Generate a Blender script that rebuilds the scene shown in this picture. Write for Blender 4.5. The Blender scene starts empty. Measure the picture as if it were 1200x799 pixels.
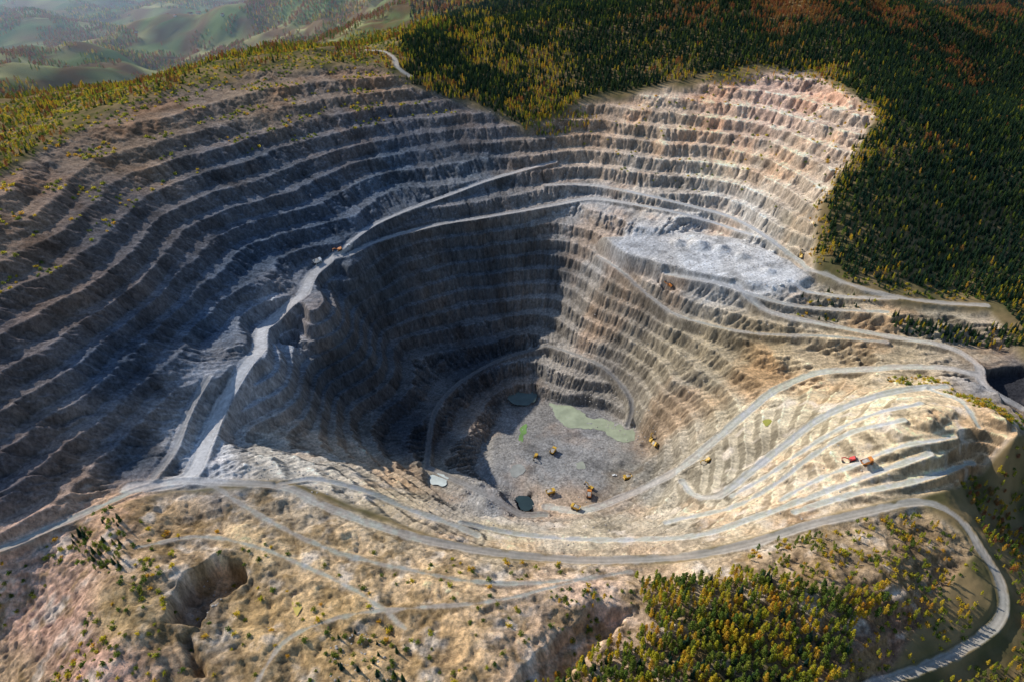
import bpy, math, random
import numpy as np
from mathutils import Vector
random.seed(7); rng=np.random.default_rng(7)
CH=650.0; F=800.0; PITCH=math.radians(35); cP=math.cos(PITCH); sP=math.sin(PITCH)

# ---------------------------------------------------------------- helpers
def ray(u,v):
    dx=(np.asarray(u,float)-600)/F; dy=(399.5-np.asarray(v,float))/F
    return dx, cP+sP*dy, -sP+cP*dy
def px2w(u,v,z):
    a,b,c=ray(u,v); t=(CH-z)/(-c); return a*t,b*t
def w2px(x,y,z):
    dep=np.maximum(y*cP+(CH-z)*sP,60.0); up=y*sP-(CH-z)*cP
    return 600+F*x/dep, 399.5-F*up/dep
def ss(a,b,x):
    t=np.clip((x-a)/(b-a),0,1); return t*t*(3-2*t)
perm=rng.permutation(256); perm=np.concatenate([perm,perm]).astype(np.int32)
ga=rng.random(256)*2*np.pi; GX=np.cos(ga).astype(np.float32); GY=np.sin(ga).astype(np.float32)
def pn(x,y):
    xf=np.floor(x); yf=np.floor(y); xi=xf.astype(np.int64)&255; yi=yf.astype(np.int64)&255
    x=(x-xf).astype(np.float32); y=(y-yf).astype(np.float32)
    u=x*x*x*(x*(x*6-15)+10); v=y*y*y*(y*(y*6-15)+10)
    def g(ix,iy,dx,dy):
        h=perm[perm[ix&255]+(iy&255)]; return GX[h]*dx+GY[h]*dy
    a=g(xi,yi,x,y); b=g(xi+1,yi,x-1,y); c=g(xi,yi+1,x,y-1); d=g(xi+1,yi+1,x-1,y-1)
    a=a+u*(b-a); c=c+u*(d-c); return (a+v*(c-a))*1.5
def fbm(x,y,s,o=4,g=.5,off=0.):
    r=0; a=1; f=1./s
    for i in range(o):
        r=r+a*pn(x*f+off+i*17.3,y*f-off+i*9.1); a*=g; f*=2.03
    return r
def polysd(U,V,poly):
    """signed distance, positive inside"""
    P=np.array(poly,float); n=len(P); d=np.full(U.shape,1e9,np.float32); ins=np.zeros(U.shape,bool)
    for i in range(n):
        x0,y0=P[i]; x1,y1=P[(i+1)%n]; ex,ey=x1-x0,y1-y0
        t=np.clip(((U-x0)*ex+(V-y0)*ey)/(ex*ex+ey*ey+1e-9),0,1)
        d=np.minimum(d,(U-x0-t*ex)**2+(V-y0-t*ey)**2)
        c=((y0>V)!=(y1>V)); 
        if abs(ey)>1e-9: ins^= c&(U<ex*(V-y0)/ey+x0)
    d=np.sqrt(d); return np.where(ins,d,-d)
def catmull(P,n=10):
    P=np.array(P,float); Q=np.vstack([2*P[0]-P[1],P,2*P[-1]-P[-2]]); out=[]
    for i in range(len(P)-1):
        p0,p1,p2,p3=Q[i:i+4]
        for k in range(n):
            t=k/n; out.append(.5*((2*p1)+(-p0+p2)*t+(2*p0-5*p1+4*p2-p3)*t*t+(-p0+3*p1-3*p2+p3)*t**3))
    out.append(P[-1]); return np.array(out)

# ---------------------------------------------------------------- survey points  (sightline u,v and elevation)
C=[ # floor
(600,560,-32),(650,560,-32),(700,540,-32),(620,500,-32),(680,490,-32),(740,505,-32),(640,588,-30),(590,520,-32),(740,548,-26),(612,470,-30),(560,555,-24),
# inner dark wall
(500,545,-6),(505,490,0),(555,435,4),(640,405,12),(400,460,52),(440,400,62),(440,370,76),(540,330,80),(560,390,26),(630,300,102),(650,350,52),(500,285,138),(560,275,139),(630,270,134),(400,325,140),(350,392,118),(400,520,50),(300,500,102),
# haul road shelf
(230,550,132),(265,450,150),(300,395,160),(350,345,163),(400,300,164),(480,262,164),(600,243,163),(690,228,163),(312,420,155),(362,360,160),(410,308,162),
(240,400,163),(300,345,166),(360,300,168),(230,460,150),
# left wall
(0,215,318),(150,128,323),(300,85,325),(450,80,323),(450,115,289),(450,170,239),(450,220,196),(560,120,273),(560,150,244),(560,200,199),
(300,150,285),(300,220,238),(300,290,188),(150,215,274),(150,330,232),(150,450,180),(150,565,141),(0,330,268),(0,450,222),(0,560,180),(220,400,172),(210,330,205),(80,520,174),(-150,400,265),(-150,600,185),(-150,250,322),
# beyond left rim
(0,165,288),(150,100,285),(300,65,300),(450,50,310),(100,112,240),(0,120,200),(200,60,50),(0,60,20),(300,35,110),(0,0,-50),(200,0,-50),(350,0,20),(420,15,220),(480,0,300),
# back forest
(640,150,238),(600,100,280),(650,50,325),(700,0,374),(540,60,318),
(700,200,187),(700,160,225),(700,130,255),
(850,262,150),(850,230,176),(850,180,221),(850,130,270),(890,90,312),(880,50,348),(880,0,398),(760,190,205),(760,130,262),(960,92,316),
(960,310,160),(960,250,206),(985,200,245),(1020,130,302),(1000,90,327),
(1100,320,158),(1100,250,209),(1100,200,246),(1100,150,281),(1150,100,268),(1180,50,300),(1150,0,345),(1200,190,235),(1200,300,165),(1000,0,395),(1000,50,352),(1300,250,200),(1300,100,250),
# plateau & right
(740,285,148),(830,300,148),(900,320,147),(700,250,155),(940,300,152),(920,350,138),(960,322,150),(1050,352,146),(1150,358,146),(1100,382,136),(1000,400,122),(1100,412,130),(1150,440,134),(1195,475,130),(1180,430,126),(1250,450,130),
(800,350,122),(760,360,96),(720,330,108),(700,380,52),(680,430,10),(720,450,0),(780,450,43),(800,400,78),(840,440,72),(880,400,106),(870,432,90),(780,500,5),
(960,435,102),(890,470,78),(840,510,50),(790,550,14),(740,578,-14),
# mound
(1100,500,160),(1050,520,147),(1000,540,128),(950,565,106),(900,590,88),(1000,470,128),(950,490,108),(900,530,84),(850,565,58),(1100,455,142),(1160,495,158),(1185,525,146),(1160,550,118),(1190,585,88),(1060,445,132),
# front rim
(260,540,132),(330,562,121),(400,590,112),(500,625,97),(600,650,86),(700,657,80),(800,652,83),(880,635,93),(950,612,107),(1020,595,117),(1080,585,121),
(300,535,126),(400,548,94),(500,590,58),(600,620,24),(600,600,-8),(700,625,28),(700,603,-6),(800,615,52),(800,585,26),(540,585,12),
# foreground
(150,580,140),(50,620,148),(0,645,148),(140,610,146),(130,680,150),(120,790,140),(60,680,130),(0,700,118),(30,780,108),(-60,800,85),(250,640,130),(200,620,136),(350,620,122),(300,720,126),(350,780,124),(450,680,116),(500,760,118),(600,700,108),(600,790,112),(700,690,98),(700,760,88),(760,700,92),(850,690,100),(850,790,92),(950,690,112),(1000,640,119),(1040,680,114),(1050,740,92),(1100,770,74),(1180,700,88),(1150,640,105),(1110,603,116),(1100,670,100),(1190,790,60),(1000,795,84),(1280,650,70)]
C=np.array(C,float); X,Y=px2w(C[:,0],C[:,1],C[:,2])
W=[(0,150,105),(-350,150,60),(350,150,60),(0,-300,40),(-1200,0,40),(1200,0,20),(-1300,800,250),(1500,600,120),(-2500,1500,60),(2500,1500,220),
(-3500,4000,-40),(0,4000,80),(2500,3500,300),(-6000,2000,0),(6000,2000,100),(-6000,8000,0),(0,8000,0),(6000,8000,100),(0,-4000,0),(-5000,-3000,0),(5000,-3000,0),(0,2300,380),(1200,2300,380),(-800,2300,110)]
W=np.array(W,float)
PX=np.concatenate([X,W[:,0]])/1000; PY=np.concatenate([Y,W[:,1]])/1000; PZ=np.concatenate([C[:,2],W[:,2]])
def kern(r2): return np.where(r2>1e-12,.5*r2*np.log(np.maximum(r2,1e-12)),0)
n=len(PX); K=kern((PX[:,None]-PX)**2+(PY[:,None]-PY)**2)+np.eye(n)*3e-5
A=np.zeros((n+3,n+3)); A[:n,:n]=K; A[:n,n]=1; A[:n,n+1]=PX; A[:n,n+2]=PY; A[n:,:n]=A[:n,n:].T
sol=np.linalg.solve(A,np.concatenate([PZ,[0,0,0]]))
def base(x,y):
    sh=np.shape(x); x=np.ravel(x)/1000.; y=np.ravel(y)/1000.; o=np.empty(x.shape)
    for s in range(0,len(x),60000):
        a=x[s:s+60000]; b=y[s:s+60000]
        k=kern((a[:,None]-PX)**2+(b[:,None]-PY)**2)
        o[s:s+60000]=k@sol[:n]+sol[n]+sol[n+1]*a+sol[n+2]*b
    o=np.clip(o,-60,430)
    return o.reshape(sh)

# ---------------------------------------------------------------- grid
def axis(segs,grow,lo,hi):
    a=[segs[0][0]]
    for s0,s1,d in segs:
        while a[-1]<s1: a.append(a[-1]+d)
    d=segs[-1][2]
    while a[-1]<hi: d=min(d*grow,260); a.append(a[-1]+d)
    b=[]; d=segs[0][2]; c=segs[0][0]
    while c>lo: d=min(d*grow,260); c-=d; b.append(c)
    return np.array(b[::-1]+a)
gx=axis([(-720,-500,2.0),(-500,600,1.5),(600,900,2.4)],1.04,-12000,12000)
gy=axis([(255,760,1.35),(760,1150,1.7),(1150,1500,2.4)],1.03,-5000,15000)
NX,NY=len(gx),len(gy); print('grid',NX,NY,NX*NY)
GXX,GYY=np.meshgrid(gx,gy)
B=base(GXX,GYY)
R=np.hypot(GXX,GYY-800)
U,V=w2px(GXX,GYY,B); U=U.astype(np.float32); V=V.astype(np.float32)
wx=fbm(GXX,GYY,90,3,off=3.); wy=fbm(GXX,GYY,90,3,off=51.)

PIT=[(-500,300),(0,203),(150,122),(300,80),(440,74),(480,97),(560,125),(620,152),(680,125),(740,112),(830,98),(900,84),(960,88),(1030,130),(1000,180),(962,240),(955,300),(962,326),(1050,356),(1160,366),(1200,420),(1230,480),(1180,520),(1150,556),(1080,580),(1020,593),(950,609),(800,650),(700,656),(600,648),(500,624),(330,562),(200,572),(100,604),(0,648),(-500,900)]
pit=ss(-5,6,polysd(U+wx*6,V+wy*5,PIT))
SOFT=[(780,600),(850,500),(900,470),(980,440),(1060,440),(1200,490),(1170,560),(1080,580),(950,609),(800,650),(600,648),(330,562),(260,535),(400,548),(520,585),(640,605)]
soft=ss(-10,14,polysd(U,V,SOFT))
FORE=[(-500,900),(0,648),(100,600),(200,575),(330,566),(500,628),(600,655),(800,658),(950,615),(1080,590),(1150,640),(1100,700),(1060,760),(980,900)]
fore=ss(-4,8,polysd(U,V,FORE))
LEFT=ss(-20,20,polysd(U,V,[(-500,250),(0,160),(300,60),(480,60),(620,150),(690,220),(500,262),(400,300),(300,395),(240,540),(150,585),(0,660),(-500,900)]))

n60=fbm(GXX,GYY,70,3,off=8.); n18=fbm(GXX,GYY,16,3,off=21.); n5=fbm(GXX,GYY,5,2,off=31.); nb=fbm(GXX,GYY,220,3,off=77.)
# radial runoff gullies (down the pit walls)
th=np.arctan2(GYY-740,GXX-30); rr_=np.hypot(GYY-740,GXX-30)
rad1=np.abs(fbm(th*420+n60*6,rr_*.16,24,3,.55,off=201.)); rad2=np.abs(fbm(th*420+n60*5,rr_*.22,9,2,.5,off=211.))
runoff=np.clip(1-rad1*3.2,0,1)*2.6+np.clip(1-rad2*3,0,1)*1.1
def terr(z,step,a,slope=.10,ph=0.):
    s=(z-ph)/step; k=np.floor(s); f=s-k
    face=np.clip((f-a)/(1-a),0,1); 
    return ph+step*(k+slope*np.minimum(f/a,1)+(1-slope)*face), f
t1,f1=terr(B+(n60*2.8+n18*(1.6-.7*LEFT)+n5*.4)-runoff*.75,17.5,.60-.06*LEFT,.07+.07*LEFT,-37.)
t2,f2=terr(B+n60*1.8+n18*.7+n5*.25-runoff*.25,10.5,.66,.12,-37.)
T=t1*(1-soft)+t2*soft; fr=np.where(soft>.5,f2,f1)
amt=pit*np.clip(.92+nb*.6+n60*.2,.55,1)
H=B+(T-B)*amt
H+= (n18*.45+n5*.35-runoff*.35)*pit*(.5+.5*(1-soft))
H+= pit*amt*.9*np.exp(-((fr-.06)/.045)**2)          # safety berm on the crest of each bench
# natural relief
far=ss(1700,2600,GYY)+ss(900,2000,np.abs(GXX)); far=np.clip(far,0,1)
H+= (1-pit)*(1-far)*(n60*2.5+n18*.7+n5*.2)
aw=fbm(GXX*.9+GYY*.35,GYY*1.9-GXX*.5,60,4,.42,off=19.)
g1_=np.abs(fbm(GXX+GYY*.4,GYY*.45-GXX*.2,34,3,.5,off=29.)); g2_=np.abs(fbm(GXX+GYY*.4,GYY*.5-GXX*.2,11,3,.55,off=39.))
gully=np.clip(1-g1_*4,0,1)*1.5+np.clip(1-g2_*3.2,0,1)*.8
t3,f3=terr(B+aw*4.5+n18*.6+n5*.3,6.5,.6,.2,-37.)
t3d=(t3-(B+aw*4.5))
H+= fore*(1-pit)*(aw*2.6+t3d*.55+n60*1.2+n18*.3+n5*.35-gully)
RILL=ss(-10,14,polysd(U,V,[(-80,660),(60,625),(100,650),(112,700),(118,800),(60,900),(-200,900)]))
rs=GXX*.72-GYY*.69; rt=GXX*.69+GYY*.72
rl=np.abs(fbm(rs,rt*.12,7,3,.5,off=49.)); H-=RILL*np.clip(1-rl*2.6,0,1)*1.5
H+= far*(fbm(GXX,GYY,700,5,off=5.)*95)
H+= (1-pit)*ss(1250,1700,GYY)*(fbm(GXX,GYY,260,3,off=15.)*22)
Rfar=ss(5000,9000,R); H=H*(1-Rfar)+Rfar*(fbm(GXX,GYY,2500,4,off=95.)*180)

# flat zones
def flat(poly,z,soft_px=5,rough=.4):
    global H,amt
    m=ss(-soft_px,soft_px,polysd(U+wx*5,V+wy*4,poly)); H=H*(1-m)+(z+n18*rough+n5*rough*.5)*m; return m
m_floor=flat([(585,595),(570,560),(575,520),(590,480),(630,462),(690,465),(750,490),(770,520),(740,550),(735,575),(700,592),(640,600)],-32,5,.3)
m_plat=flat([(700,285),(745,270),(800,268),(870,278),(925,300),(955,325),(925,340),(850,333),(790,324),(730,312)],148,5,.4)
m_pl2=flat([(560,600),(500,560),(495,548),(545,556),(585,575),(600,600)],-12,4,.6)
# hollows and heaps
def dig(poly,depth,e=9,jit=6):
    global H
    m=ss(0,e,polysd(U+wx*jit+n18*3,V+wy*jit,poly)); H=H-m*depth; return m
h1=dig([(193,730),(196,702),(216,674),(250,646),(284,650),(290,668),(272,690),(246,704),(238,734)],28,7)
h2=dig([(700,706),(745,712),(712,750),(650,805),(590,805),(655,745)],11,10)
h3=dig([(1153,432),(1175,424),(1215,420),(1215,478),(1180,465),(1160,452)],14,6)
h4=dig([(770,322),(792,320),(795,336),(775,338)],8,4,0)
h5=dig([(202,742),(222,744),(245,790),(225,795)],9,6)
h6=dig([(602,580),(622,578),(628,596),(610,600)],7,5,0)
def heap(u,v,z,r,h):
    global H
    x,y=px2w(u,v,z); d=np.hypot(GXX-x,GYY-y)/r; H=H+h*np.clip(1-d+ n18*.12,0,1)
for (u,v,z,r,h) in [(820,288,148,22,9),(845,292,148,17,8),(795,285,148,15,7),(870,300,148,13,6),(570,585,-10,14,6),(590,572,-20,10,5),(700,475,-30,10,4),(725,540,-30,10,3),(560,570,-12,10,5),(900,318,148,12,5),(1165,470,132,14,6),(1140,455,134,14,5),(545,575,-12,9,4),(620,575,-30,7,3),(660,560,-32,6,2),(750,520,-30,8,3),(715,470,-30,8,3)]:
    heap(u,v,z,r,h)
x,y=px2w(520,752,118); d=np.hypot((GXX-x),(GYY-y)*1.0); H+=2.6*np.exp(-((d-22)/3.)**2)*ss(-30,10,GXX-x+10)

# ---------------------------------------------------------------- sampler
def samp(G,x,y):
    x=np.asarray(x,float); y=np.asarray(y,float)
    i=np.clip(np.searchsorted(gx,x)-1,0,NX-2); j=np.clip(np.searchsorted(gy,y)-1,0,NY-2)
    a=(x-gx[i])/(gx[i+1]-gx[i]); b=(y-gy[j])/(gy[j+1]-gy[j])
    return G[j,i]*(1-a)*(1-b)+G[j,i+1]*a*(1-b)+G[j+1,i]*(1-a)*b+G[j+1,i+1]*a*b
def hit(G,u,v):
    u=np.atleast_1d(np.asarray(u,float)); v=np.atleast_1d(np.asarray(v,float)); a,b,c=ray(u,v)
    ts=np.linspace(350,3000,1400); 
    x=a[:,None]*ts; y=b[:,None]*ts; z=CH+c[:,None]*ts
    below=(z<samp(G,x,y)); k=np.argmax(below,1); k=np.where(below.any(1),k,len(ts)-1)
    t0=ts[np.maximum(k-1,0)]; t1=ts[k]
    for _ in range(12):
        tm=(t0+t1)/2; bl=(CH+c*tm)<samp(G,a*tm,b*tm); t1=np.where(bl,tm,t1); t0=np.where(bl,t0,tm)
    return a*t1,b*t1,CH+c*t1

# ---------------------------------------------------------------- roads
roads=[ # (pts, half width m, brightness)
([(150,572),(215,560),(240,520),(262,470),(285,430),(305,395),(335,360),(365,325),(395,296)],9,1.1),
([(395,296),(430,268),(480,245),(540,222),(600,202),(650,188)],5,1.1),
([(395,300),(450,280),(520,262),(600,249),(650,240),(700,232),(760,240),(820,255),(880,275)],5,1.0),
([(640,216),(690,216),(760,228),(830,246),(890,270),(930,300),(965,320),(1010,338),(1060,350),(1110,356),(1155,358)],5,1),
([(930,335),(960,345),(1050,350)],4,1),
([(0,640),(80,607),(150,578),(220,562),(330,570),(380,592),(450,618),(520,636),(600,650),(700,656),(800,652),(880,636),(950,614),(1020,598),(1080,588),(1120,606),(1150,645),(1174,690),(1168,730),(1120,765),(1060,790),(1010,806)],4.6,.95),
([(862,335),(900,362),(960,378),(1050,392),(1110,403),(1145,425),(1155,450),(1198,476)],5.5,.95),
([(1150,437),(1100,428),(1040,428),(960,436),(915,452),(880,478),(840,512),(800,545),(760,568),(720,585),(680,596),(640,592)],6,.95),
([(1110,452),(1060,455),(1010,468),(960,490),(920,520),(880,552),(845,578),(815,580),(800,562)],5,.95),
([(500,545),(503,510),(510,480),(530,455),(560,433),(600,415),(640,404)],3.5,.5),  # inner pit ramp, colour dimmed to stand for the pit shadow
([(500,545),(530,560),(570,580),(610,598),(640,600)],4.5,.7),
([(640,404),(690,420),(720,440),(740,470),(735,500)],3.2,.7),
([(480,88),(466,78),(462,68),(450,60),(430,58)],5,1.2),
([(180,560),(205,525),(222,480),(245,440)],4,.8),
([(1148,500),(1130,470),(1090,455)],4,1),
([(1090,530),(1040,548),(980,570),(900,600),(820,625),(720,632),(620,628),(540,612)],3.5,1.05),
([(1140,540),(1080,560),(1000,578),(930,600)],3.5,1.05),
([(1060,490),(1000,505),(950,535),(910,565),(860,592),(780,612)],3.2,1.05),
([(1080,470),(1030,482),(985,500),(940,528),(900,556),(858,580)],2.6,1.05),
([(1120,510),(1060,520),(1010,540),(960,560),(915,585)],2.6,1.1),
([(330,566),(370,560),(430,575),(480,595),(560,625)],3.5,1),
([(780,322),(840,332),(900,350),(960,360),(1040,366)],4,.9),
([(700,300),(730,318),(760,345),(800,372),(860,385),(940,392),(1040,398)],3.2,.85),
([(240,560),(300,600),(380,640),(470,665),(560,680),(660,680),(740,668)],2.2,.8),
([(160,640),(230,628),(300,640),(370,668),(430,700),(475,735)],1.8,.85),
([(300,799),(335,750),(400,722),(480,712),(560,706),(640,690),(700,672)],1.8,.85),
]
RD=np.full(H.shape,1e6,np.float32); RZ=np.zeros(H.shape,np.float32); RM=np.zeros(H.shape,np.float32); RB=np.ones(H.shape,np.float32)
H0=H.copy()
for pts,w,br in roads:
    c=catmull(pts,8); x,y,z=hit(B,c[:,0],c[:,1])
    z=samp(H0,x,y)*.5+z*.5
    for _ in range(14): z[1:-1]=.25*z[:-2]+.5*z[1:-1]+.25*z[2:]
    RRm=w+9; D=np.full(H.shape,1e6,np.float32); Z=np.zeros(H.shape,np.float32)
    for k in range(len(x)-1):
        if np.hypot(x[k+1]-x[k],y[k+1]-y[k])>160: continue
        i0,i1=np.searchsorted(gx,[min(x[k],x[k+1])-RRm,max(x[k],x[k+1])+RRm]); j0,j1=np.searchsorted(gy,[min(y[k],y[k+1])-RRm,max(y[k],y[k+1])+RRm])
        if i1<=i0 or j1<=j0: continue
        a=GXX[j0:j1,i0:i1]; b=GYY[j0:j1,i0:i1]; ex=x[k+1]-x[k]; ey=y[k+1]-y[k]
        t=np.clip(((a-x[k])*ex+(b-y[k])*ey)/(ex*ex+ey*ey+1e-6),0,1); d=np.hypot(a-x[k]-t*ex,b-y[k]-t*ey)
        sub=D[j0:j1,i0:i1]; m=d<sub; sub[m]=d[m]; Z[j0:j1,i0:i1][m]=(z[k]+t*(z[k+1]-z[k]))[m]
    Dn=D+n18*1.8+n60*1.0
    m=1-ss(w,w+6,D); H=H*(1-m)+Z*m
    H+=(1.1 if w>3 else .4)*np.exp(-((D-w-.3)/.9)**2)
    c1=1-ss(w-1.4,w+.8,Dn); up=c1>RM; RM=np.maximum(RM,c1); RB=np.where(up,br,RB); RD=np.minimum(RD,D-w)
print('roads done')

# ---------------------------------------------------------------- ground colour (soil / rock albedo, plus painted shade on the left wall)
CC=[ # left wall, slate with rusty top; blue sky-lit shade painted in lower down
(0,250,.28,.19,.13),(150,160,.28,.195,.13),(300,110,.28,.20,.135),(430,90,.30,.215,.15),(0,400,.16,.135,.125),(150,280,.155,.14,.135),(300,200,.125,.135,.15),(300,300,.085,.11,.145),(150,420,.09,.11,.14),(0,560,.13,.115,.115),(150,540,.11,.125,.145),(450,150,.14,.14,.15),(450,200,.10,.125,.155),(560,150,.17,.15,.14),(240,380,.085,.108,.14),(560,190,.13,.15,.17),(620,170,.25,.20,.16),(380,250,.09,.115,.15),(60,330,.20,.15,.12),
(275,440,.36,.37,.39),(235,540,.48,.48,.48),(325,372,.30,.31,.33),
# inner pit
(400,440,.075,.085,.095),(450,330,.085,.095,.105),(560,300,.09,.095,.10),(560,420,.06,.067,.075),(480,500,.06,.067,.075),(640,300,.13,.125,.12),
(640,540,.26,.255,.245),(700,550,.27,.26,.245),(690,500,.24,.23,.22),(740,560,.26,.24,.20),(590,580,.26,.26,.255),
# right benches
(700,280,.35,.31,.26),(730,350,.40,.33,.25),(700,420,.36,.31,.25),(780,420,.41,.335,.225),(840,400,.45,.36,.23),(800,470,.40,.34,.25),(900,400,.43,.32,.18),(900,430,.50,.37,.21),(980,410,.48,.36,.215),(840,470,.48,.40,.27),(1050,410,.44,.34,.21),
(740,290,.50,.49,.475),(830,300,.56,.55,.53),(900,320,.52,.505,.48),(700,240,.42,.39,.355),(850,250,.60,.54,.46),
# right top
(680,150,.50,.34,.22),(700,190,.48,.37,.27),(780,150,.64,.48,.335),(850,190,.69,.55,.395),(900,110,.74,.50,.37),(960,100,.74,.51,.38),(1000,140,.73,.55,.40),(930,200,.73,.57,.41),(940,270,.63,.52,.37),(760,210,.53,.45,.36),(840,120,.68,.46,.32),
(1000,350,.39,.32,.22),(1100,370,.39,.32,.22),(1150,400,.37,.29,.20),(1160,450,.24,.22,.20),(1185,440,.08,.08,.085),
# mound
(900,480,.58,.49,.34),(960,470,.64,.53,.345),(1050,480,.78,.61,.38),(1100,500,.80,.60,.36),(1080,530,.78,.59,.34),(1000,530,.74,.58,.37),(900,560,.60,.51,.36),(1150,500,.60,.40,.22),(1140,540,.54,.36,.20),(850,560,.56,.48,.34),(980,580,.72,.57,.38),(870,620,.66,.53,.35),
(780,600,.54,.46,.33),(700,630,.59,.49,.34),(600,630,.59,.48,.31),(450,590,.58,.46,.30),(330,540,.54,.48,.39),(400,565,.53,.45,.34),(620,605,.43,.38,.31),
# foreground
(200,610,.57,.38,.20),(140,600,.59,.37,.22),(60,650,.67,.43,.30),(60,720,.65,.40,.28),(100,780,.63,.38,.27),(30,790,.47,.32,.19),(300,640,.68,.48,.26),(300,710,.59,.39,.18),(400,650,.71,.50,.28),(400,730,.59,.39,.18),(520,680,.67,.46,.25),(500,760,.59,.39,.195),(620,690,.68,.48,.31),(640,760,.61,.41,.25),(240,700,.28,.22,.16),(150,720,.46,.32,.16),(760,670,.59,.42,.26),(700,700,.61,.42,.29),
(960,660,.34,.23,.13),(1060,650,.32,.21,.11),(1000,620,.46,.33,.20),(1050,740,.30,.165,.10),(1120,700,.32,.21,.12),(880,660,.46,.32,.19),(1180,600,.18,.14,.065),(1190,780,.17,.13,.06),(850,740,.10,.09,.04)]
CC=np.array(CC,np.float32)
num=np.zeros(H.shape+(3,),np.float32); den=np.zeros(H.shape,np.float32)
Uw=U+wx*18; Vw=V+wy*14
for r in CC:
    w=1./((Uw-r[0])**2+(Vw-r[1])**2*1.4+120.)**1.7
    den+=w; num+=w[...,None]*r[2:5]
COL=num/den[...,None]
# bench tops dusty, faces raw rock
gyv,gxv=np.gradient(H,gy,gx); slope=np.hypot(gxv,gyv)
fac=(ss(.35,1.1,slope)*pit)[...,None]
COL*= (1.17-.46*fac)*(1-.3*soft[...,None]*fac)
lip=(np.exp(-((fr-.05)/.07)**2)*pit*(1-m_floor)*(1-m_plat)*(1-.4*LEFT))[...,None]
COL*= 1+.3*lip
streak=np.clip(1-rad2*3,0,1)-np.clip(1-rad1*3.2,0,1)
COL*=(1+.20*streak*pit*(1-RM))[...,None]
rust=np.clip(fbm(GXX,GYY,110,5,.6,off=61.)*1.4-.05,0,1)[...,None]*pit[...,None]*(1-m_plat[...,None])
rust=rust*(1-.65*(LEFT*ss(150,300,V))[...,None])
COL=COL*(1-rust*.38)+COL*np.array([1.4,.95,.62],np.float32)*rust*.38
var=(1+.24*n60+.14*n18+.20*n5)[...,None]; COL*=np.clip(var,.5,1.5)
seam=np.clip(fbm(GXX*1.0,GYY*1.0,45,5,.62,off=141.)*1.6-.25,0,1)[...,None]*pit[...,None]*(1-RM[...,None])
COL*=1-.36*seam
pale=np.clip(fbm(GXX,GYY,28,4,off=41.)-.25,0,1)[...,None]*np.maximum(fore,soft)[...,None]
COL=COL+(np.array([.82,.70,.56])-COL)*np.clip(pale*1.3,0,.7)
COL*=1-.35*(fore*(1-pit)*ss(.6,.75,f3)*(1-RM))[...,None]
# vegetation ground
VEG=1-np.clip(np.maximum(pit,fore),0,1)
gr=fbm(GXX,GYY,55,4,off=12.)
dry=np.array([.27,.19,.09]); green=np.array([.12,.105,.045]); 
g3=np.clip(gr*1.1+.6,0,1)[...,None]
vegc=green*(1-g3)+dry*g3
valley=np.clip(ss(1450,1900,GYY)*ss(100,-500,GXX)+ss(2500,3200,GYY),0,1)[...,None]
vf=fbm(GXX,GYY,420,5,.6,off=33.); vv=np.clip(vf*1.4+.5,0,1)[...,None]
vv2=np.clip(fbm(GXX,GYY,160,4,.6,off=35.)*3+.3,0,1)[...,None]
cell=pn(np.floor((GXX+wx*30)/90)*7.31+.37,np.floor((GYY+.35*GXX+wy*30)/60)*5.17+.61)[...,None]
valc=(np.array([.13,.17,.06])*(1-vv)+np.array([.34,.31,.14])*vv)*(1+.6*cell); valc=valc*(1-.75*vv2)+np.array([.17,.08,.045])*(.75*vv2)
vegc=vegc*(1-valley)+valc*valley
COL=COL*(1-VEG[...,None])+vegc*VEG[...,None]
# scrub stains on open ground
scr=np.clip(fbm(GXX,GYY,34,5,.6,off=71.)-.12,0,1)*fore
scr=np.clip(scr*1.8,0,.65)[...,None]; COL=COL*(1-scr)+np.array([.28,.18,.075])*scr
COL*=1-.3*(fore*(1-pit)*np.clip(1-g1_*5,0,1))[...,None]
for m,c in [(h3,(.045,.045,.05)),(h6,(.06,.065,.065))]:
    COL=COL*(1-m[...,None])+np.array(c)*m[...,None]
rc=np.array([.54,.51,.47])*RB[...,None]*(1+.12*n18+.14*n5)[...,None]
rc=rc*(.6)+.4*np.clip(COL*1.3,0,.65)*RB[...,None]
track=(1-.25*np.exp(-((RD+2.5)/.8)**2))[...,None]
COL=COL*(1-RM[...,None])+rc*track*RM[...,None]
COL=np.clip(COL,.01,.85)

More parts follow.
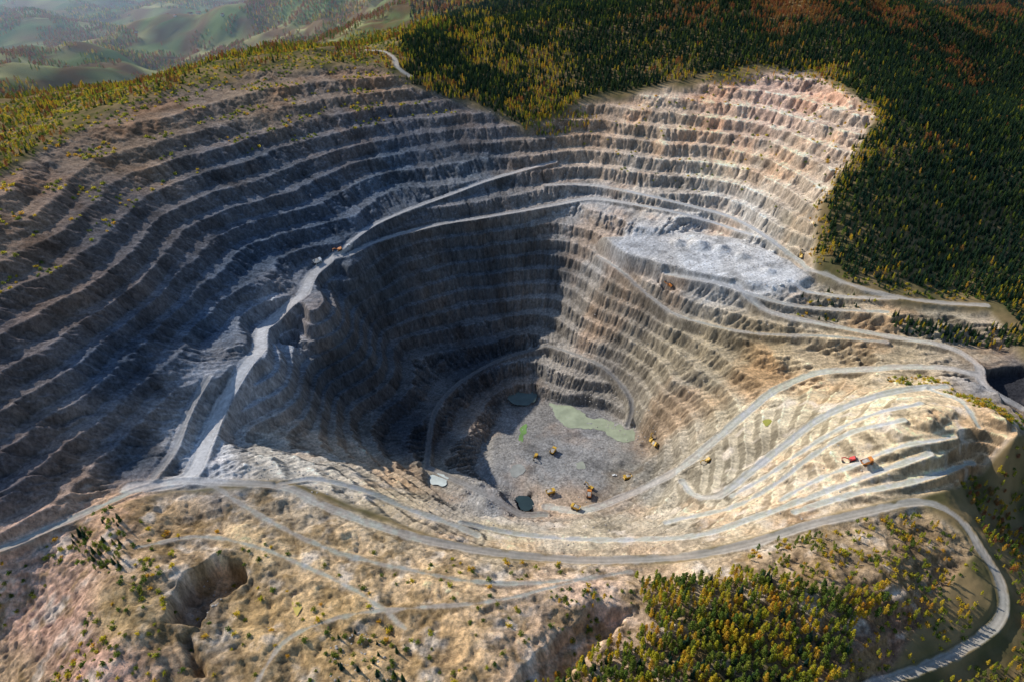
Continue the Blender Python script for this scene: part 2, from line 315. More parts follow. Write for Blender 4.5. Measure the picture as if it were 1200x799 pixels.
# ---------------------------------------------------------------- materials
def nmat(name):
    m=bpy.data.materials.new(name); m.use_nodes=True; nt=m.node_tree; nt.nodes.clear()
    o=nt.nodes.new('ShaderNodeOutputMaterial'); return m,nt,o
def terrain_mat():
    m,nt,o=nmat('quarry_ground'); N=nt.nodes.new; L=nt.links.new
    p=N('ShaderNodeBsdfDiffuse'); p.inputs['Roughness'].default_value=.3
    at=N('ShaderNodeAttribute'); at.attribute_name='Col'
    am=N('ShaderNodeAttribute'); am.attribute_name='rockmask'
    g=N('ShaderNodeNewGeometry')
    n1=N('ShaderNodeTexNoise'); n1.inputs['Scale'].default_value=.34; n1.inputs['Detail'].default_value=5; n1.inputs['Roughness'].default_value=.78
    mp=N('ShaderNodeMapping'); mp.inputs['Scale'].default_value=(1,1,.3)
    L(g.outputs['Position'],mp.inputs['Vector']); L(mp.outputs[0],n1.inputs['Vector'])
    r1=N('ShaderNodeMapRange'); r1.inputs['From Min'].default_value=.3; r1.inputs['From Max'].default_value=.7; r1.inputs['To Min'].default_value=.45; r1.inputs['To Max'].default_value=1.6; L(n1.outputs['Fac'],r1.inputs['Value'])
    mr=N('ShaderNodeMix'); mr.data_type='FLOAT'; mr.inputs['A'].default_value=1; L(r1.outputs[0],mr.inputs['B']); L(am.outputs['Fac'],mr.inputs['Factor'])
    vm=N('ShaderNodeVectorMath'); vm.operation='SCALE'; L(at.outputs['Color'],vm.inputs[0]); L(mr.outputs['Result'],vm.inputs['Scale'])
    L(vm.outputs[0],p.inputs['Color'])
    bp=N('ShaderNodeBump'); bp.inputs['Distance'].default_value=1.7; L(n1.outputs['Fac'],bp.inputs['Height'])
    ms=N('ShaderNodeMath'); ms.operation='MULTIPLY'; ms.inputs[1].default_value=.85; L(am.outputs['Fac'],ms.inputs[0]); L(ms.outputs[0],bp.inputs['Strength'])
    L(bp.outputs[0],p.inputs['Normal']); L(p.outputs[0],o.inputs['Surface']); return m
def simple(name,col,rough=.6,metal=0.,nz=0.,sc=2.):
    m,nt,o=nmat(name); N=nt.nodes.new; L=nt.links.new
    p=N('ShaderNodeBsdfPrincipled'); p.inputs['Roughness'].default_value=rough; p.inputs['Metallic'].default_value=metal
    n1=N('ShaderNodeTexNoise'); n1.inputs['Scale'].default_value=sc; n1.inputs['Detail'].default_value=5
    tc=N('ShaderNodeTexCoord'); L(tc.outputs['Object'],n1.inputs['Vector'])
    r=N('ShaderNodeValToRGB'); r.color_ramp.elements[0].position=.35; r.color_ramp.elements[1].position=.65
    r.color_ramp.elements[0].color=tuple(c*(1-nz) for c in col)+(1,); r.color_ramp.elements[1].color=tuple(min(1,c*(1+nz)) for c in col)+(1,)
    L(n1.outputs['Fac'],r.inputs[0]); L(r.outputs[0],p.inputs['Base Color']); L(p.outputs[0],o.inputs['Surface']); return m
def leafmat(name,cols,trans=.3):
    m,nt,o=nmat(name); N=nt.nodes.new; L=nt.links.new
    oi=N('ShaderNodeObjectInfo'); r=N('ShaderNodeValToRGB'); cr=r.color_ramp
    cr.elements[0].color=cols[0]+(1,); cr.elements[1].color=cols[-1]+(1,)
    for i,c in enumerate(cols[1:-1]): e=cr.elements.new((i+1)/(len(cols)-1)); e.color=c+(1,)
    L(oi.outputs['Random'],r.inputs[0])
    g=N('ShaderNodeTexCoord'); n1=N('ShaderNodeTexNoise'); n1.inputs['Scale'].default_value=.7; n1.inputs['Detail'].default_value=1; L(g.outputs['Object'],n1.inputs['Vector'])
    mr=N('ShaderNodeMapRange'); mr.inputs['From Min'].default_value=.3; mr.inputs['From Max'].default_value=.7; mr.inputs['To Min'].default_value=.6; mr.inputs['To Max'].default_value=1.35; L(n1.outputs['Fac'],mr.inputs['Value'])
    vm=N('ShaderNodeVectorMath'); vm.operation='SCALE'; L(r.outputs[0],vm.inputs[0]); L(mr.outputs[0],vm.inputs['Scale'])
    d=N('ShaderNodeBsdfDiffuse'); t=N('ShaderNodeBsdfTranslucent'); mx=N('ShaderNodeMixShader'); mx.inputs[0].default_value=trans
    L(vm.outputs[0],d.inputs[0]); L(vm.outputs[0],t.inputs[0]); L(d.outputs[0],mx.inputs[1]); L(t.outputs[0],mx.inputs[2]); L(mx.outputs[0],o.inputs['Surface']); return m
M_terr=terrain_mat()
M_bark=simple('bark',(.10,.075,.05),.9,0,.3)
M_spruce=leafmat('spruce_needles',[(.028,.065,.045),(.04,.085,.05),(.06,.11,.045),(.10,.14,.045)],.22)
M_gold=leafmat('golden_leaves',[(.38,.42,.05),(.62,.54,.05),(.74,.56,.06),(.72,.42,.06),(.46,.50,.06)],.5)
M_rust=leafmat('rust_leaves',[(.30,.12,.065),(.42,.16,.06),(.36,.22,.075),(.50,.24,.06)],.4)
M_green=leafmat('green_leaves',[(.11,.18,.04),(.18,.25,.045),(.33,.34,.055),(.16,.21,.04)],.45)

# ---------------------------------------------------------------- terrain mesh
def link(o): bpy.context.scene.collection.objects.link(o); return o
me=bpy.data.meshes.new('terrain'); NV=NX*NY; me.vertices.add(NV)
co=np.empty((NV,3),np.float32); co[:,0]=GXX.ravel(); co[:,1]=GYY.ravel(); co[:,2]=H.ravel(); me.vertices.foreach_set('co',co.ravel())
NFc=(NX-1)*(NY-1); idx=np.arange(NV,dtype=np.int32).reshape(NY,NX)
q=np.stack([idx[:-1,:-1],idx[:-1,1:],idx[1:,1:],idx[1:,:-1]],-1).reshape(-1)
me.loops.add(NFc*4); me.loops.foreach_set('vertex_index',q); me.polygons.add(NFc)
me.polygons.foreach_set('loop_start',np.arange(0,NFc*4,4,dtype=np.int32)); me.polygons.foreach_set('loop_total',np.full(NFc,4,np.int32))
me.update(calc_edges=True)
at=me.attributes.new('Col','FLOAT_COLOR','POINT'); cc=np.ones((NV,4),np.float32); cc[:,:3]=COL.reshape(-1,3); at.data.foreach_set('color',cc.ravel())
rk=np.clip(np.maximum(pit,fore)*(1-RM*.75)*(1-.4*soft)+.15,0,1)*np.clip(1-ss(3000,6000,R),0,1)
at=me.attributes.new('rockmask','FLOAT','POINT'); at.data.foreach_set('value',rk.ravel().astype(np.float32))
me.polygons.foreach_set('use_smooth',np.ones(NFc,bool))
me.materials.append(M_terr); link(bpy.data.objects.new('terrain',me))
print('terrain built')

# ---------------------------------------------------------------- plants
class MB:
    def __init__(s): s.v=[]; s.f=[]; s.m=[]
    def quad(s,a,b,c,d,m=0):
        k=len(s.v); s.v+=[tuple(a),tuple(b),tuple(c),tuple(d)]; s.f.append((k,k+1,k+2,k+3)); s.m.append(m)
    def tube(s,a,b,ra,rb,m=0,n=6,cap=False):
        a=Vector(a); b=Vector(b); d=(b-a).normalized(); e=d.orthogonal().normalized(); g=d.cross(e); k=len(s.v)
        for p,r in ((a,ra),(b,rb)):
            for i in range(n):
                t=2*math.pi*i/n; s.v.append(tuple(p+e*r*math.cos(t)+g*r*math.sin(t)))
        for i in range(n): s.f.append((k+i,k+(i+1)%n,k+n+(i+1)%n,k+n+i)); s.m.append(m)
        if cap: s.f.append(tuple(k+i for i in range(n))[::-1]); s.m.append(m); s.f.append(tuple(k+n+i for i in range(n))); s.m.append(m)
    def prism(s,prof,y0,y1,m=0):
        k=len(s.v); n=len(prof)
        for x,z in prof: s.v.append((x,y0,z))
        for x,z in prof: s.v.append((x,y1,z))
        for i in range(n): s.f.append((k+i,k+(i+1)%n,k+n+(i+1)%n,k+n+i)); s.m.append(m)
        s.f.append(tuple(k+i for i in range(n))[::-1]); s.m.append(m); s.f.append(tuple(k+n+i for i in range(n))); s.m.append(m)
    def box(s,c,d,m=0,top=1.):
        x,y,z=c; a,b,h=d[0]/2,d[1]/2,d[2]/2; k=len(s.v)
        for zz_,t in ((-h,1.),(h,top)):
            for sx,sy in ((-1,-1),(1,-1),(1,1),(-1,1)): s.v.append((x+sx*a*t,y+sy*b*t,z+zz_))
        for f in ((3,2,1,0),(4,5,6,7),(0,1,5,4),(1,2,6,5),(2,3,7,6),(3,0,4,7)): s.f.append(tuple(k+i for i in f)); s.m.append(m)
    def obj(s,name,mats):
        me=bpy.data.meshes.new(name); me.from_pydata(s.v,[],s.f); me.polygons.foreach_set('material_index',s.m)
        for m in mats: me.materials.append(m)
        me.update(); return bpy.data.objects.new(name,me)
R_=random.Random(3)
def rv(): 
    v=Vector((R_.gauss(0,1),R_.gauss(0,1),R_.gauss(0,1))); return v.normalized()
def spruce(h=15):
    b=MB(); b.tube((0,0,-1.5),(0,0,h*.55),.28,.14,0); b.tube((0,0,h*.55),(0,0,h),.14,.02,0)
    nt=11
    for i in range(nt):
        t=i/(nt-1); z=h*(.12+.85*t); r=(1-t)**.85*2.9+.35; nb_=9 if t<.6 else 7
        for k in range(nb_):
            a=2*math.pi*(k+R_.random()*.7+i*.37)/nb_; rr=r*R_.uniform(.7,1.15); w=.35+.30*rr
            d=Vector((math.cos(a),math.sin(a),0)); s=Vector((-d.y,d.x,0)); z0=z+R_.uniform(-.3,.3)
            o=Vector((0,0,z0)); tip=o+d*rr+Vector((0,0,-rr*.42)); mid=o+d*rr*.55+Vector((0,0,-rr*.12))
            b.quad(o,mid-s*w*.6,tip,mid+s*w*.6,1)
            b.quad(o,mid+Vector((0,0,.25)),tip,mid-Vector((0,0,.55+.1*rr)),1)
    return b
def decid(h=14,cr=3.2,nl=230,lf=.62,peak=.45):
    # ovoid crown tapering to a point, made of leaf clumps on limbs
    b=MB(); b.tube((0,0,-1.5),(0,0,h*.5),.28,.16,0); b.tube((0,0,h*.5),(0,0,h*.9),.16,.03,0)
    cl=[]; NC=13
    for k in range(NC):
        t=k/(NC-1); zz_=h*(.25+.68*t); prof=(min(1,(t+.25)/.55))*(1-max(0,t-.35)/.65*.85)
        a=k*2.4+R_.random(); rr=cr*prof*R_.uniform(.35,.6)
        c=Vector((math.cos(a)*rr,math.sin(a)*rr,zz_)); cl.append((c,cr*(.25+.38*prof)*R_.uniform(.8,1.15)))
        b.tube((0,0,zz_*.8),c,.09,.03,0,4)
    for k in range(nl):
        c,r=cl[k%NC]; p=c+rv()*r*R_.uniform(.55,1.05); n=rv(); e=n.orthogonal().normalized(); g=n.cross(e); s1=lf*R_.uniform(.6,1.3); s2=lf*R_.uniform(.5,1.1)
        b.quad(p-e*s1,p-g*s2,p+e*s1,p+g*s2,1)
    return b
def bush():
    b=MB()
    for k in range(3):
        a=R_.random()*6.28; b.tube((0,0,-.5),(math.cos(a)*.7,math.sin(a)*.7,1.5),.07,.03,0,4)
    for k in range(80):
        p=Vector((R_.gauss(0,.8),R_.gauss(0,.8),abs(R_.gauss(.9,.6)))); n=rv(); e=n.orthogonal().normalized(); g=n.cross(e); s1=R_.uniform(.25,.55)
        b.quad(p-e*s1,p-g*s1,p+e*s1,p+g*s1,1)
    return b
def coll(name,objs):
    c=bpy.data.collections.new(name)
    for o in objs: c.objects.link(o)
    return c
K_spruce=coll('spruce_trees',[spruce(h).obj('spruce_tree',[M_bark,M_spruce]) for h in (13,15,16,14)])
K_gold=coll('birch_trees',[decid(h,c,300,.5).obj('birch_tree',[M_bark,M_gold]) for h,c in ((15,2.5),(16,2.7),(13,2.4),(17,2.4))])
K_rust=coll('beech_trees',[decid(h,c,260,.6).obj('beech_tree',[M_bark,M_rust]) for h,c in ((13,3.6),(12,3.8),(14,3.4))])
K_green=coll('broadleaf_trees',[decid(h,c,280,.55).obj('broadleaf_tree',[M_bark,M_green]) for h,c in ((15,2.8),(13,3.0),(16,2.7))])
K_bushg=coll('golden_shrubs',[bush().obj('shrub',[M_bark,M_gold]) for _ in range(3)])
K_bushd=coll('green_shrubs',[bush().obj('shrub',[M_bark,M_green]) for _ in range(3)])
def rock():
    import bmesh
    bm=bmesh.new(); bmesh.ops.create_icosphere(bm,subdivisions=2,radius=1)
    o=Vector((R_.random()*9,R_.random()*9,0))
    from mathutils import noise
    for v in bm.verts:
        v.co*=1+.45*noise.noise(v.co*1.3+o); v.co.z*=.7
        for ax in range(3): v.co[ax]=round(v.co[ax]*3)/3*.4+v.co[ax]*.6
    me=bpy.data.meshes.new('boulder'); bm.to_mesh(me); bm.free(); me.materials.append(M_rock); return bpy.data.objects.new('boulder',me)
M_rock=simple('rock',(.40,.36,.31),.95,0,.35,1.2)
K_rock=coll('boulders',[rock() for _ in range(4)])
M_wall=simple('plaster_wall',(.7,.66,.58),.9,0,.1); M_roof=simple('tile_roof',(.28,.10,.06),.9,0,.2)
def house(l,w_):
    b=MB(); b.box((0,0,2),(l,w_,6),0)
    hw=w_/2+.6; b.prism([(-l/2-.5,4.9),(l/2+.5,4.9),(l/2-1,8),(-l/2+1,8)],-.15,.15,1)
    for s in (-1,1):
        k=len(b.v); b.v+=[(-l/2-.5,s*hw,4.8),(l/2+.5,s*hw,4.8),(l/2+.5,0,8.3),(-l/2-.5,0,8.3)]; b.f.append((k,k+1,k+2,k+3)); b.m.append(1)
        for x_ in (-l/4,l/4): b.box((x_,s*(w_/2+.02),2.6),(1.2,.1,1.4),2)
    b.box((l/4,1,8),(.8,.8,2),0); return b
M_gl=simple('window_glass',(.03,.04,.05),.1,0,.1)
K_house=coll('houses',[house(12,8).obj('village_house',[M_wall,M_roof,M_gl]),house(16,9).obj('village_house',[M_wall,M_roof,M_gl])])

def scatter(name,pts,sc,co_):
    if len(pts)==0: return
    n_=len(pts); me=bpy.data.meshes.new(name); me.vertices.add(n_); me.vertices.foreach_set('co',np.asarray(pts,np.float32).ravel())
    a=me.attributes.new('sc','FLOAT','POINT'); a.data.foreach_set('value',np.asarray(sc,np.float32))
    a=me.attributes.new('rz','FLOAT','POINT'); a.data.foreach_set('value',(rng.random(n_)*6.28).astype(np.float32))
    a=me.attributes.new('ix','INT','POINT'); a.data.foreach_set('value',rng.integers(0,99,n_).astype(np.int32))
    ob=link(bpy.data.objects.new(name,me))
    nt=bpy.data.node_groups.new(name+'_scatter','GeometryNodeTree')
    nt.interface.new_socket('Geometry',in_out='INPUT',socket_type='NodeSocketGeometry'); nt.interface.new_socket('Geometry',in_out='OUTPUT',socket_type='NodeSocketGeometry')
    N=nt.nodes.new; L=nt.links.new; gi=N('NodeGroupInput'); go=N('NodeGroupOutput'); ip=N('GeometryNodeInstanceOnPoints'); ci=N('GeometryNodeCollectionInfo')
    ci.inputs['Collection'].default_value=co_; ci.inputs['Separate Children'].default_value=True; ci.inputs['Reset Children'].default_value=True
    def na(nm,t):
        x=N('GeometryNodeInputNamedAttribute'); x.data_type=t; x.inputs['Name'].default_value=nm; return [o for o in x.outputs if o.enabled and o.name=='Attribute'][0]
    cx=N('ShaderNodeCombineXYZ'); L(na('rz','FLOAT'),cx.inputs['Z'])
    L(gi.outputs[0],ip.inputs['Points']); L(ci.outputs[0],ip.inputs['Instance']); ip.inputs['Pick Instance'].default_value=True
    L(na('ix','INT'),ip.inputs['Instance Index']); L(cx.outputs[0],ip.inputs['Rotation']); L(na('sc','FLOAT'),ip.inputs['Scale']); L(ip.outputs[0],go.inputs[0])
    md=ob.modifiers.new('scatter','NODES'); md.node_group=nt; print(name,n_)
def cand(x0,x1,y0,y1,s):
    a=np.arange(x0,x1,s); b=np.arange(y0,y1,s); a,b=np.meshgrid(a,b); a=a+(rng.random(a.shape)-.5)*s*.95; b=b+(rng.random(b.shape)-.5)*s*.95
    a=a.ravel(); b=b.ravel(); z=samp(B,a,b); u,v=w2px(a,b,z)
    k=(u>-120)&(u<1320)&(v>-45)&(v<960)&(samp(RD,a,b)>1.5); return a[k],b[k],u[k],v[k]
out={k:[] for k in ('spruce','gold','rust','green','bg','bd')}
def put(k,x,y,s): 
    if len(x): out[k].append(np.stack([x,y,samp(H,x,y)-.15,s],1))
F1=[(470,85),(500,105),(560,124),(612,148),(640,138),(680,119),(740,106),(800,98),(830,88),(870,78),(900,80),(960,86),(1036,127),(1006,175),(968,235),(960,300),(1000,322),(1175,352),(1380,340),(1380,-90),(560,-90),(500,0),(470,50)]
x,y,u,v=cand(-400,2300,820,2000,6.2)
sd=polysd(u+fbm(x,y,40,2)*6,v+fbm(x,y,40,2,off=9.)*5,F1); k=(sd>0)&(samp(slope,x,y)<1.5); x,y,u,v,sd=x[k],y[k],u[k],v[k],sd[k]
nn=fbm(x,y,130,4,.6,off=4.)*.8+fbm(x,y,25,2,off=14.)*.5+rng.normal(0,.30,len(x))
edge=1-ss(0,22,sd)
gbias=.38*np.exp(-((u-610)**2/130**2+(v-80)**2/45**2))+.34*np.exp(-((u-1010)**2/50**2+(v-230)**2/90**2))+.3*np.exp(-((u-560)**2/60**2+(v-30)**2/40**2))+edge*.38
rb=.85*np.exp(-((u-950)**2/190**2+(v-10)**2/32**2))+.5*np.exp(-((u-1130)**2/70**2+(v-60)**2/50**2))
sz=rng.uniform(.62,1.1,len(x))
isr=(rb+nn*.7)>.72; isg=(~isr)&((gbias+nn*.8)>.62); isd=(~isr)&(~isg)&(rng.random(len(x))<.12)
iss=~(isr|isg|isd)
for kk,mm,f in (('rust',isr,.85),('gold',isg,.75),('green',isd,.8),('spruce',iss,1.0)): put(kk,x[mm],y[mm],sz[mm]*f)
# far forest
x,y,u,v=cand(-300,3600,2000,3600,13); k=(u>480); x,y=x[k],y[k]; q_=rng.random(len(x)); 
for kk,a,b_ in (('spruce',0,.5),('rust',.5,.8),('gold',.8,1)): mm=(q_>=a)&(q_<b_); put(kk,x[mm],y[mm],rng.uniform(.9,1.4,mm.sum()))
# strip below right forest
F2=[(1035,366),(1090,378),(1150,385),(1300,380),(1300,420),(1190,404),(1110,396),(1050,384)]
x,y,u,v=cand(300,900,650,1000,6); k=polysd(u,v,F2)>0; mm=k&(rng.random(len(x))<.75); put('spruce',x[mm],y[mm],rng.uniform(.6,1,mm.sum())); mm=k&~mm; put('gold',x[mm],y[mm],rng.uniform(.5,.8,mm.sum()))
F2b=[(1150,330),(1300,320),(1300,385),(1200,385),(1165,352)]
x,y,u,v=cand(400,1000,650,1050,5.5); k=(polysd(u,v,F2b)>0)&(rng.random(len(x))<.9); mm=k&(rng.random(len(x))<.8); put('spruce',x[mm],y[mm],rng.uniform(.6,1,mm.sum())); mm=k&~mm; put('gold',x[mm],y[mm],rng.uniform(.5,.8,mm.sum()))
# foreground grove
F3=[(745,678),(790,672),(850,682),(900,672),(960,684),(1030,690),(1062,712),(1010,735),(985,780),(960,960),(620,960),(650,790),(700,765),(760,735)]
x,y,u,v=cand(-100,500,150,460,4.9); nn=fbm(x,y,30,3,off=44.)+rng.normal(0,.25,len(x)); k=(polysd(u+nn*8,v+nn*8,F3)>0)&(rng.random(len(x))<.93); q_=rng.random(len(x)); s_=rng.uniform(.6,1.2,len(x))
g_=k&(nn>-.04); put('gold',x[g_],y[g_],s_[g_]*1.0); g2=k&(nn<=-.04)&(q_<.86); put('green',x[g2],y[g2],s_[g2]); g2=k&(nn<=-.04)&(q_>=.86); put('spruce',x[g2],y[g2],s_[g2])
# shrubby zones: (poly, spacing, prob, kinds)
Z=[([(95,598),(135,590),(150,625),(140,670),(90,668),(80,630)],5,.7,('bd','green','spruce','bd')),
([(0,655),(60,620),(90,640),(40,700),(0,740)],6,.35,('bg','bd')),
([(110,700),(180,640),(200,700),(180,810),(100,850),(20,850),(60,790)],5.5,.38,('bd','bg','bd')),
([(880,640),(1000,606),(1080,600),(1140,650),(1150,700),(1060,700),(960,690),(860,670)],5,.45,('bg','bd','gold','bg','green')),
([(1060,700),(1150,700),(1150,740),(1090,768),(1000,800),(990,780)],5,.5,('bg','bd','gold')),
([(1120,560),(1160,556),(1190,520),(1290,470),(1400,800),(1215,860),(1190,700),(1150,620)],5,.7,('green','bg','gold','bd','rust')),
([(1035,437),(1080,436),(1130,458),(1200,482),(1250,500),(1240,520),(1160,480),(1100,456),(1050,446)],4.5,.6,('bg','bg','bd')),
([(1040,840),(1100,800),(1180,765),(1200,740),(1300,800),(1200,900)],5,.7,('gold','bd','green','gold')),
([(640,700),(740,690),(760,735),(700,765),(620,830),(560,830),(660,760)],5.5,.4,('bd','gold','bd')),
([(150,600),(500,650),(740,665),(720,690),(600,800),(300,850),(180,800)],6,.13,('bd','bg','bd')),
([(380,740),(440,730),(480,780),(460,830),(380,830)],5,.3,('bd','bd','spruce')),
([(940,345),(980,335),(1030,352),(980,372),(930,368)],5,.35,('spruce','bg')),
([(610,130),(670,118),(700,140),(650,160),(610,152)],5,.6,('gold','green')),
([(1030,120),(1060,120),(1030,180),(985,240),(975,310),(950,310),(950,240),(1000,170)],5,.5,('gold','bg','spruce')),
([(960,312),(1000,318),(1100,338),(1180,348),(1180,356),(1060,348),(1000,334)],5,.6,('bg','bd','spruce')),
([(820,95),(870,70),(970,76),(1040,118),(1030,136),(960,96),(900,92),(830,106)],5,.4,('bg','gold','bd')),
([(660,130),(830,100),(1000,120),(960,250),(700,200)],9,.12,('bd','bg')),
]
for poly,s,pr,kinds in Z:
    P=np.array(poly); ax,ay=px2w(P[:,0],P[:,1],np.full(len(P),110.)); bx,by=px2w(P[:,0],P[:,1],np.full(len(P),300.))
    x,y,u,v=cand(min(ax.min(),bx.min())-60,max(ax.max(),bx.max())+60,max(100,min(ay.min(),by.min())-80),max(ay.max(),by.max())+80,s)
    cn=fbm(x,y,22,3,off=66.); k=(polysd(u,v,poly)>0)&(rng.random(len(x))<pr*(1+1.6*cn)); x,y=x[k],y[k]; c_=rng.integers(0,len(kinds),len(x))
    for i,kk in enumerate(kinds):
        mm=c_==i; put(kk,x[mm],y[mm],rng.uniform(.7,1.6,mm.sum()) if kk[0]=='b' else rng.uniform(.4,.8,mm.sum()))
# left wall shrubs and rim trees
x,y,u,v=cand(-900,0,500,1500,7); k=(polysd(u,v,[(-120,220),(0,205),(150,125),(300,82),(440,78),(540,130),(430,150),(300,170),(150,250),(60,330),(0,420),(-120,450)])>0)&(samp(fr,x,y)<.62)&(fbm(x,y,60,3,off=2.)>.05)&(rng.random(len(x))<.5)
mm=k&(rng.random(len(x))<.5); put('bg',x[mm],y[mm],rng.uniform(.8,1.7,mm.sum())); mm=k&~mm; put('bd',x[mm],y[mm],rng.uniform(.8,1.7,mm.sum()))
x,y,u,v=cand(-1100,-50,700,2000,7.5); k=(polysd(u,v,PIT)<-3)&(u<480)&(fbm(x,y,90,3,off=22.)>-.02); x,y=x[k],y[k]; q_=rng.random(len(x)); c_=rng.random(len(x)); 
for kk,a,b_ in (('gold',0,.30),('green',.30,.52),('rust',.52,.82),('spruce',.82,1)): mm=(q_<.6)&(c_>=a)&(c_<b_); put(kk,x[mm],y[mm],rng.uniform(.45,.85,mm.sum()))
x,y,u,v=cand(-1100,-50,700,2000,6); k=(polysd(u,v,PIT)<3)&(u<480)&(rng.random(len(x))<.28); x,y=x[k],y[k]; c_=rng.random(len(x))
for kk,a,b_ in (('bg',0,.4),('bd',.4,1)): mm=(c_>=a)&(c_<b_); put(kk,x[mm],y[mm],rng.uniform(.8,1.7,mm.sum()))
# valley woods
x,y,u,v=cand(-4200,600,1700,5600,13); vv_=fbm(x,y,420,5,.66,off=133.); k=(u<560)&(vv_>-.0); x,y,vv_=x[k],y[k],vv_[k]; c_=rng.random(len(x))*.6+np.clip(fbm(x,y,500,3,off=91.)+.5,0,1)*.4
for kk,a,b_ in (('rust',0,.48),('green',.48,.78),('gold',.78,2)): mm=(c_>=a)&(c_<b_); put(kk,x[mm],y[mm],rng.uniform(.8,1.35,mm.sum()))
hx=[];
for cx_,cy_,n_,s_ in ((-1500,3300,22,160),(-2300,3900,26,200),(-900,3900,18,170),(-2600,4700,26,260),(-1200,2700,8,120)):
    hx.append(np.stack([rng.normal(cx_,s_,n_),rng.normal(cy_,s_*.7,n_)],1))
hx=np.concatenate(hx); scatter('village_houses',np.stack([hx[:,0],hx[:,1],samp(H,hx[:,0],hx[:,1])],1),rng.uniform(.9,1.3,len(hx)),K_house)
for kk,nm,cl in (('spruce','spruce_forest',K_spruce),('gold','golden_birch_forest',K_gold),('rust','beech_forest',K_rust),('green','broadleaf_forest',K_green),('bg','golden_scrub',K_bushg),('bd','green_scrub',K_bushd)):
    a=np.concatenate(out[kk]); scatter(nm,a[:,:3],a[:,3],cl)
# rubble
rp=[]
for (poly,s,pr) in [([(560,555),(600,570),(640,600),(560,600),(520,575)],2.5,.35),([(655,455),(720,440),(770,500),(760,530),(700,520),(690,480)],3,.15),([(730,275),(880,275),(930,310),(800,325)],3.5,.14),([(250,520),(300,520),(430,570),(420,590),(300,560)],3.5,.2),([(380,740),(440,735),(470,799),(380,799)],3,.2),([(560,120),(1000,120),(960,300),(880,430),(700,600),(690,430),(640,200)],7,.12),([(780,620),(1000,500),(1100,560),(800,650),(500,620),(300,560)],6,.12),([(200,700),(240,660),(280,665),(240,730)],3,.2),([(600,540),(760,530),(720,590),(620,595)],5,.10)]:
    P=np.array(poly); ax,ay=px2w(P[:,0],P[:,1],np.full(len(P),-30.)); bx,by=px2w(P[:,0],P[:,1],np.full(len(P),250.))
    x,y,u,v=cand(min(ax.min(),bx.min()),max(ax.max(),bx.max()),min(ay.min(),by.min()),max(ay.max(),by.max()),s)
    k=(polysd(u,v,poly)>0)&(rng.random(len(x))<pr); x,y=x[k],y[k]; rp.append(np.stack([x,y,samp(H,x,y),rng.uniform(.4,1.1,len(x))**1.6+.1],1))
a=np.concatenate(rp); scatter('rubble_boulders',a[:,:3],a[:,3],K_rock)

# ---------------------------------------------------------------- ponds
def water(name,col,rough=.25):
    m,nt,o=nmat(name); p=nt.nodes.new('ShaderNodeBsdfPrincipled'); n1=nt.nodes.new('ShaderNodeTexNoise'); n1.inputs['Scale'].default_value=.08; n1.inputs['Detail'].default_value=4
    g=nt.nodes.new('ShaderNodeNewGeometry'); nt.links.new(g.outputs['Position'],n1.inputs['Vector'])
    r=nt.nodes.new('ShaderNodeValToRGB'); r.color_ramp.elements[0].position=.35; r.color_ramp.elements[1].position=.65
    r.color_ramp.elements[0].color=tuple(c*.8 for c in col)+(1,); r.color_ramp.elements[1].color=tuple(c*1.1 for c in col)+(1,)
    nt.links.new(n1.outputs['Fac'],r.inputs[0]); nt.links.new(r.outputs[0],p.inputs['Base Color']); p.inputs['Roughness'].default_value=rough
    nt.links.new(p.outputs[0],o.inputs['Surface']); return m
def pond(poly,col,lift=.35,z=None):
    c=catmull(poly+[poly[0]],6)[:-1]; x,y,zz_=hit(H,c[:,0],c[:,1]); zc=(np.median(zz_) if z is None else z)+lift
    x,y=px2w(c[:,0],c[:,1],zc); x=x+fbm(x,y,9,3)*2.6; y=y+fbm(x,y,9,3,off=5.)*2.6
    me=bpy.data.meshes.new('pond'); k=len(x)
    me.from_pydata([(float(a),float(b),float(zc)) for a,b in zip(x,y)],[],[tuple(range(k))]); me.materials.append(water('pond_water',col)); link(bpy.data.objects.new('pond',me))
pond([(644,472),(656,468),(668,474),(684,484),(692,490),(706,490),(722,495),(740,502),(745,512),(734,518),(720,514),(706,505),(690,502),(676,501),(662,499),(652,488)],(.38,.41,.27),.2)
pond([(592,462),(612,456),(630,460),(624,472),(604,474)],(.10,.13,.10))
pond([(609,502),(615,496),(618,500),(613,514),(608,516)],(.18,.30,.08),.2)
pond([(598,546),(610,543),(616,549),(608,558),(599,556)],(.34,.34,.30),.2)
pond([(503,556),(516,554),(526,560),(520,568),(506,566)],(.62,.66,.60),.6)
pond([(342,704),(349,698),(354,704),(351,718),(345,716)],(.55,.42,.10),.5)
pond([(675,542),(684,541),(686,547),(677,549)],(.35,.36,.28),.2)
pond([(604,583),(620,581),(625,594),(612,598)],(.03,.05,.05),1.2)
pond([(893,492),(905,490),(907,495),(896,498)],(.45,.42,.08),.5)

